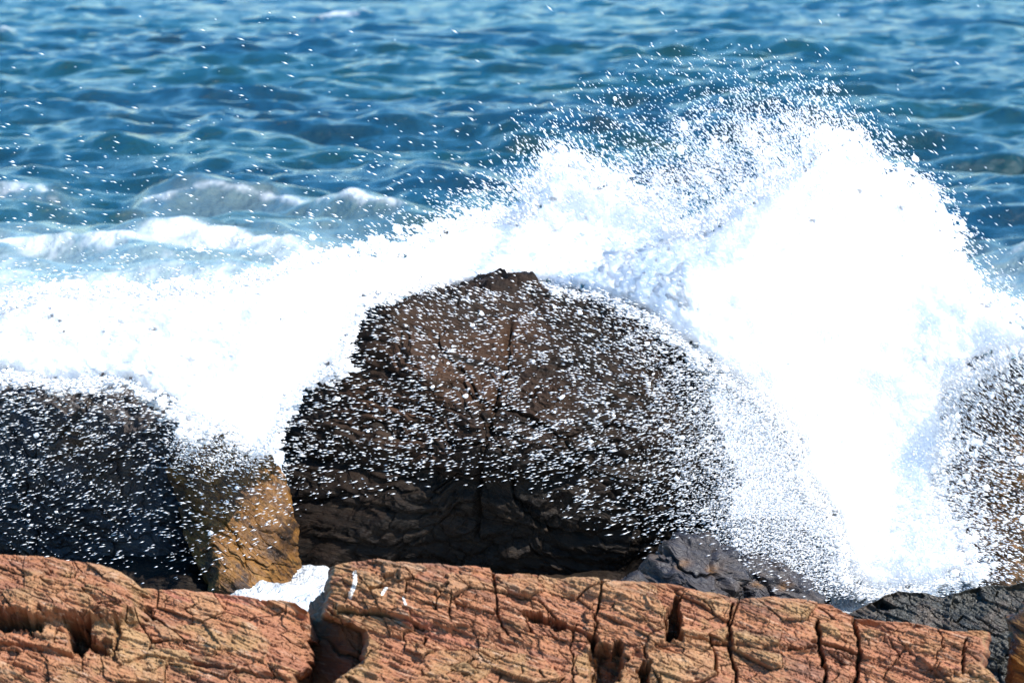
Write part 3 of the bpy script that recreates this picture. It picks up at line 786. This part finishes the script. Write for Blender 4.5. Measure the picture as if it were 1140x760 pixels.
def ico(sub):
    t = (1 + 5 ** .5) / 2
    v = [(-1, t, 0), (1, t, 0), (-1, -t, 0), (1, -t, 0), (0, -1, t), (0, 1, t), (0, -1, -t), (0, 1, -t), (t, 0, -1), (t, 0, 1), (-t, 0, -1), (-t, 0, 1)]
    f = [(0, 11, 5), (0, 5, 1), (0, 1, 7), (0, 7, 10), (0, 10, 11), (1, 5, 9), (5, 11, 4), (11, 10, 2), (10, 7, 6), (7, 1, 8), (3, 9, 4), (3, 4, 2), (3, 2, 6), (3, 6, 8), (3, 8, 9), (4, 9, 5), (2, 4, 11), (6, 2, 10), (8, 6, 7), (9, 8, 1)]
    v = [np.array(p) / np.linalg.norm(p) for p in v]
    for _ in range(sub):
        c = {}; nf = []
        def mid(a, b):
            k = (min(a, b), max(a, b))
            if k not in c:
                q = v[a] + v[b]; v.append(q / np.linalg.norm(q)); c[k] = len(v) - 1
            return c[k]
        for a, b, d in f:
            x, y, z = mid(a, b), mid(b, d), mid(d, a)
            nf += [(a, x, z), (b, y, x), (d, z, y), (x, y, z)]
        f = nf
    return np.array(v), np.array(f)
ICO0, ICO0F = ico(0); ICO1, ICO1F = ico(1); ICO2, ICO2F = ico(2)

def drops(x, y, Y, length, width, ang, r, tv=None, tf=None):
    """elongated water drops flying along the local direction"""
    tv = OCT_V if tv is None else tv; tf = OCT_F if tf is None else tf
    P = at(x, y, Y); m = Y / F
    a = np.radians(ang + r.normal(0, 5, len(x)))
    dy = r.normal(0, 0.15, len(x))
    ex = np.stack([np.cos(a), dy, np.sin(a)], -1); ex /= np.linalg.norm(ex, axis=1, keepdims=True)
    ey = np.cross(ex, np.array([0.3, 0.9, 0.2])); ey /= np.linalg.norm(ey, axis=1, keepdims=True)
    ez = np.cross(ex, ey)
    L = (length * m / 2)[:, None, None]; Wd = (width * m / 2)[:, None, None]
    V = P[:, None, :] + ex[:, None, :] * tv[None, :, 0:1] * L + ey[:, None, :] * tv[None, :, 1:2] * Wd + ez[:, None, :] * tv[None, :, 2:3] * Wd
    Fc = tf[None] + (np.arange(len(x)) * len(tv))[:, None, None]
    return V.reshape(-1, 3), Fc.reshape(-1, 3)

def lumps(x, y, Y, rad, r, tv, tf, seed, amp=0.35, elong=1.5):
    P = at(x, y, Y); m = Y / F
    a = np.radians(ang_field(x, y) + r.normal(0, 15, len(x)))
    S = tv[None] * np.ones((len(x), 1, 1))
    off = r.random((len(x), 1, 3)) * 100
    n = fbm((S * 1.6 + off).reshape(-1, 3), 3, seed).reshape(len(x), -1)
    S = S * (1 + amp * 1.6 * n[..., None])
    S[..., 0] *= elong
    ca, sa = np.cos(a)[:, None], np.sin(a)[:, None]
    X = S[..., 0] * ca - S[..., 2] * sa; Z = S[..., 0] * sa + S[..., 2] * ca
    V = P[:, None, :] + np.stack([X, S[..., 1], Z], -1) * (rad * m)[:, None, None]
    Fc = tf[None] + (np.arange(len(x)) * len(tv))[:, None, None]
    return V.reshape(-1, 3), Fc.reshape(-1, 3)

def join(parts):
    V = []; Fs = []; n = 0
    for v, f in parts:
        V.append(v); Fs.append(f + n); n += len(v)
    return np.concatenate(V), np.concatenate(Fs)

def body(cm, seed):
    """the dense aerated body of a splash: one billowing closed skin, rough at the rim, plus clots along its edges"""
    r = np.random.default_rng(seed)
    cw = blur(cm, 16)
    rim = cw + NRIM
    solid = ((rim > 0.50) & (cw > 0.16)) | (cw > 0.9)
    nb = blur(solid.astype(float), 5); solid &= nb > 0.3
    soft = blur(solid.astype(float), 7)
    big_ = blur(solid.astype(float), 30)
    half = (0.30 + 0.28 * sstep(400, 520, GX)) * np.clip(soft, 0, 1) ** 0.7 * np.clip(0.35 + big_ * 0.75, 0.04, 1)
    half *= np.where(solid, 1, 0)
    yc = depth_field(GX.ravel(), GY.ravel(), np.full(GX.size, .5)).reshape(GX.shape)
    P0 = at(GX, GY, yc)
    q = P0.reshape(-1, 3)
    bil = fbm(q * 2.2, 4, seed + 8).reshape(GX.shape)
    puf = fbm(q * 6.0, 3, seed + 9, ridged=True).reshape(GX.shape)
    fin = fbm(q * 22.0, 4, seed + 10).reshape(GX.shape)
    fr = half * (1 + 0.16 * bil) + sstep(0, .3, half) * (0.03 * puf + 0.03 * fin)
    out = []
    ok = solid
    ids = np.full(GX.shape, -1); ids[ok] = np.arange(ok.sum()); n = ok.sum()
    cell = ok[:-1, :-1] & ok[1:, :-1] & ok[:-1, 1:] & ok[1:, 1:]
    a, b, c, d = ids[:-1, :-1][cell], ids[:-1, 1:][cell], ids[1:, 1:][cell], ids[1:, :-1][cell]
    jx = (GX + 2.0 * nz(5, 3, seed + 12))[ok]; jy = (GY + 2.0 * nz(5, 3, seed + 13))[ok]
    Vf = at(jx, jy, (yc - np.maximum(fr, 0.005))[ok]); Vb = at(jx, jy, (yc + np.maximum(half, 0.005))[ok])
    Ff = np.concatenate([np.stack([a, d, c], -1), np.stack([a, c, b], -1)])
    Fb = np.concatenate([np.stack([a, c, d], -1), np.stack([a, b, c], -1)]) + n
    # close the rim
    E = np.concatenate([Ff[:, [0, 1]], Ff[:, [1, 2]], Ff[:, [2, 0]]])
    key = np.minimum(E[:, 0], E[:, 1]) * (n + 1) + np.maximum(E[:, 0], E[:, 1])
    u, ix, ct = np.unique(key, return_index=True, return_counts=True)
    e = E[ix[ct == 1]]
    Fr = np.concatenate([np.stack([e[:, 1], e[:, 0], e[:, 0] + n], -1), np.stack([e[:, 1], e[:, 0] + n, e[:, 1] + n], -1)])
    skin = (np.concatenate([Vf, Vb]), np.concatenate([Ff, Fb, Fr]))
    edge = sstep(0.12, 0.6, rim) * sstep(0.06, 0.35, cw) * (1 - 0.97 * sstep(.6, 1, soft))
    x, y = sample(edge, 9000, r)
    p = [lumps(x, y, depth_field(x, y, r.random(len(x)), .6), 0.7 + 1.9 * r.random(len(x)) ** 3, r, ICO1, ICO1F, seed + 2, 0.45, 2.2)]
    return skin, join(p)

def flung(fm, seed, A_mean, L0, W0, depth, lump_frac=0.02, cap=260000, lmax=3.0):
    r = np.random.default_rng(seed)
    N = int(min(cap, fm.sum() * CELL * CELL / A_mean))
    x, y = sample(fm, N, r)
    s = np.minimum(np.exp(r.normal(0, 0.55, N)), 1.9)
    L = L0 * s * (0.7 + .6 * r.random(N)); Wd = W0 * s ** 0.8
    Y = depth(x, y, r.random(N))
    p = [drops(x, y, Y, L, Wd, ang_field(x, y), r)]
    n2 = int(N * lump_frac)
    if n2:
        x, y = sample(fm * clump * (fm > 0.06), n2, r)
        p.append(lumps(x, y, depth(x, y, r.random(n2)), 1.3 + lmax * r.random(n2) ** 4, r, ICO1, ICO1F, seed + 5, 0.4, 1.4))
    return join(p)

veil_zone = np.clip(sstep(300, 340, GY) * (bm + lm + col), 0, 1) * (1 - sstep(.3, .7, core))
# body of the two bursts
splitx = sstep(690, 730, GX)
S1, E1 = body(coreL, 301); S2, E2 = body(coreR, 302)
def splash(skin, clots, dr):
    V, Fc = join([skin, clots, dr])
    n0 = len(skin[1])
    mi = np.ones(len(Fc), np.int32); mi[:n0] = 0
    return mesh_np('wave_splash', V, Fc, [M['foam'], M['spray']], True, mi=mi)
tb = tau * (1 - veil_zone)
left_t = tb * (1 - splitx); right_t = tb * splitx
a, b = flung(left_t, 311, 2.5, 4.2, 1.0, lambda x, y, r: depth_field(x, y, r * .6) - 0.42, 0.012)
o = splash(S1, E1, (a, b))
tag(o, 'thick white sheet of surf pouring over the left rocks and behind the huge boulder', 'splash', kind='stuff')
a, b = flung(right_t, 312, 1.9, 3.9, 0.82, lambda x, y, r: depth_field(x, y, r * .6) - 0.42, 0.012)
o = splash(S2, E2, (a, b))
tag(o, 'tall white plume of surf bursting up right of the huge boulder with a fan of drops', 'splash', kind='stuff')
a, b = flung(tau * veil_zone * 0.30, 313, 1.5, 3.7, 0.68, depth_veil, 0.006, lmax=1.3)
o = mesh_np('spray', a, b, [M['spray']])
tag(o, 'veil of flying white drops streaking in front of the dark boulders', 'spray', kind='stuff')
a, b = flung(mist, 314, 0.9, 1.8, 0.85, lambda x, y, r: depth_field(x, y, r) - 0.4, 0.0, cap=300000)
o = mesh_np('mist', a, b, [M['spray']])
tag(o, 'fine pale mist drifting round the right hand plume', 'mist', kind='stuff')

# ------------------------------------------------------------------ world, sun, camera
EL, AZ = math.radians(47), math.radians(136)        # azimuth clockwise from the camera's heading: right and slightly behind
w = bpy.data.worlds.new('World'); sc.world = w; w.use_nodes = True
nt = w.node_tree; bg = nt.nodes['Background']
sky = nt.nodes.new('ShaderNodeTexSky'); sky.sky_type = 'NISHITA'; sky.sun_disc = False
sky.sun_elevation = EL; sky.sun_rotation = AZ; sky.dust_density = 0.3; sky.ozone_density = 1.5
hs = nt.nodes.new('ShaderNodeHueSaturation'); hs.inputs['Saturation'].default_value = 1.6
nt.links.new(sky.outputs[0], hs.inputs['Color']); nt.links.new(hs.outputs[0], bg.inputs[0]); bg.inputs[1].default_value = 0.15
sd = bpy.data.lights.new('sun', 'SUN'); sd.energy = 4.9; sd.angle = math.radians(0.5); sd.color = (1.0, 0.95, 0.88)
so = bpy.data.objects.new('sun', sd); COL.objects.link(so)
from mathutils import Vector
dirv = Vector((math.sin(AZ) * math.cos(EL), math.cos(AZ) * math.cos(EL), math.sin(EL)))
so.rotation_euler = dirv.to_track_quat('Z', 'Y').to_euler(); so.location = dirv * 60

cd = bpy.data.cameras.new('camera'); co = bpy.data.objects.new('camera', cd); COL.objects.link(co)
co.location = (0, 0, CAM_H); co.rotation_euler = (math.pi / 2 - PITCH, 0, 0)
cd.sensor_fit = 'HORIZONTAL'; cd.sensor_width = 36; cd.lens = 18 / math.tan(math.radians(7.1))
cd.clip_start = 0.5; cd.clip_end = 40000
cd.dof.use_dof = True; cd.dof.focus_distance = 35.5; cd.dof.aperture_fstop = 3.0
sc.camera = co

sc.view_settings.view_transform = 'Standard'; sc.view_settings.look = 'None'
sc.view_settings.gamma = 1.0; sc.view_settings.use_curve_mapping = False
sc.view_settings.exposure = 1.0
sc.render.engine = 'CYCLES'
sc.cycles.max_bounces = 8; sc.cycles.diffuse_bounces = 5; sc.cycles.transmission_bounces = 4; sc.cycles.glossy_bounces = 3
sc.cycles.sample_clamp_indirect = 6
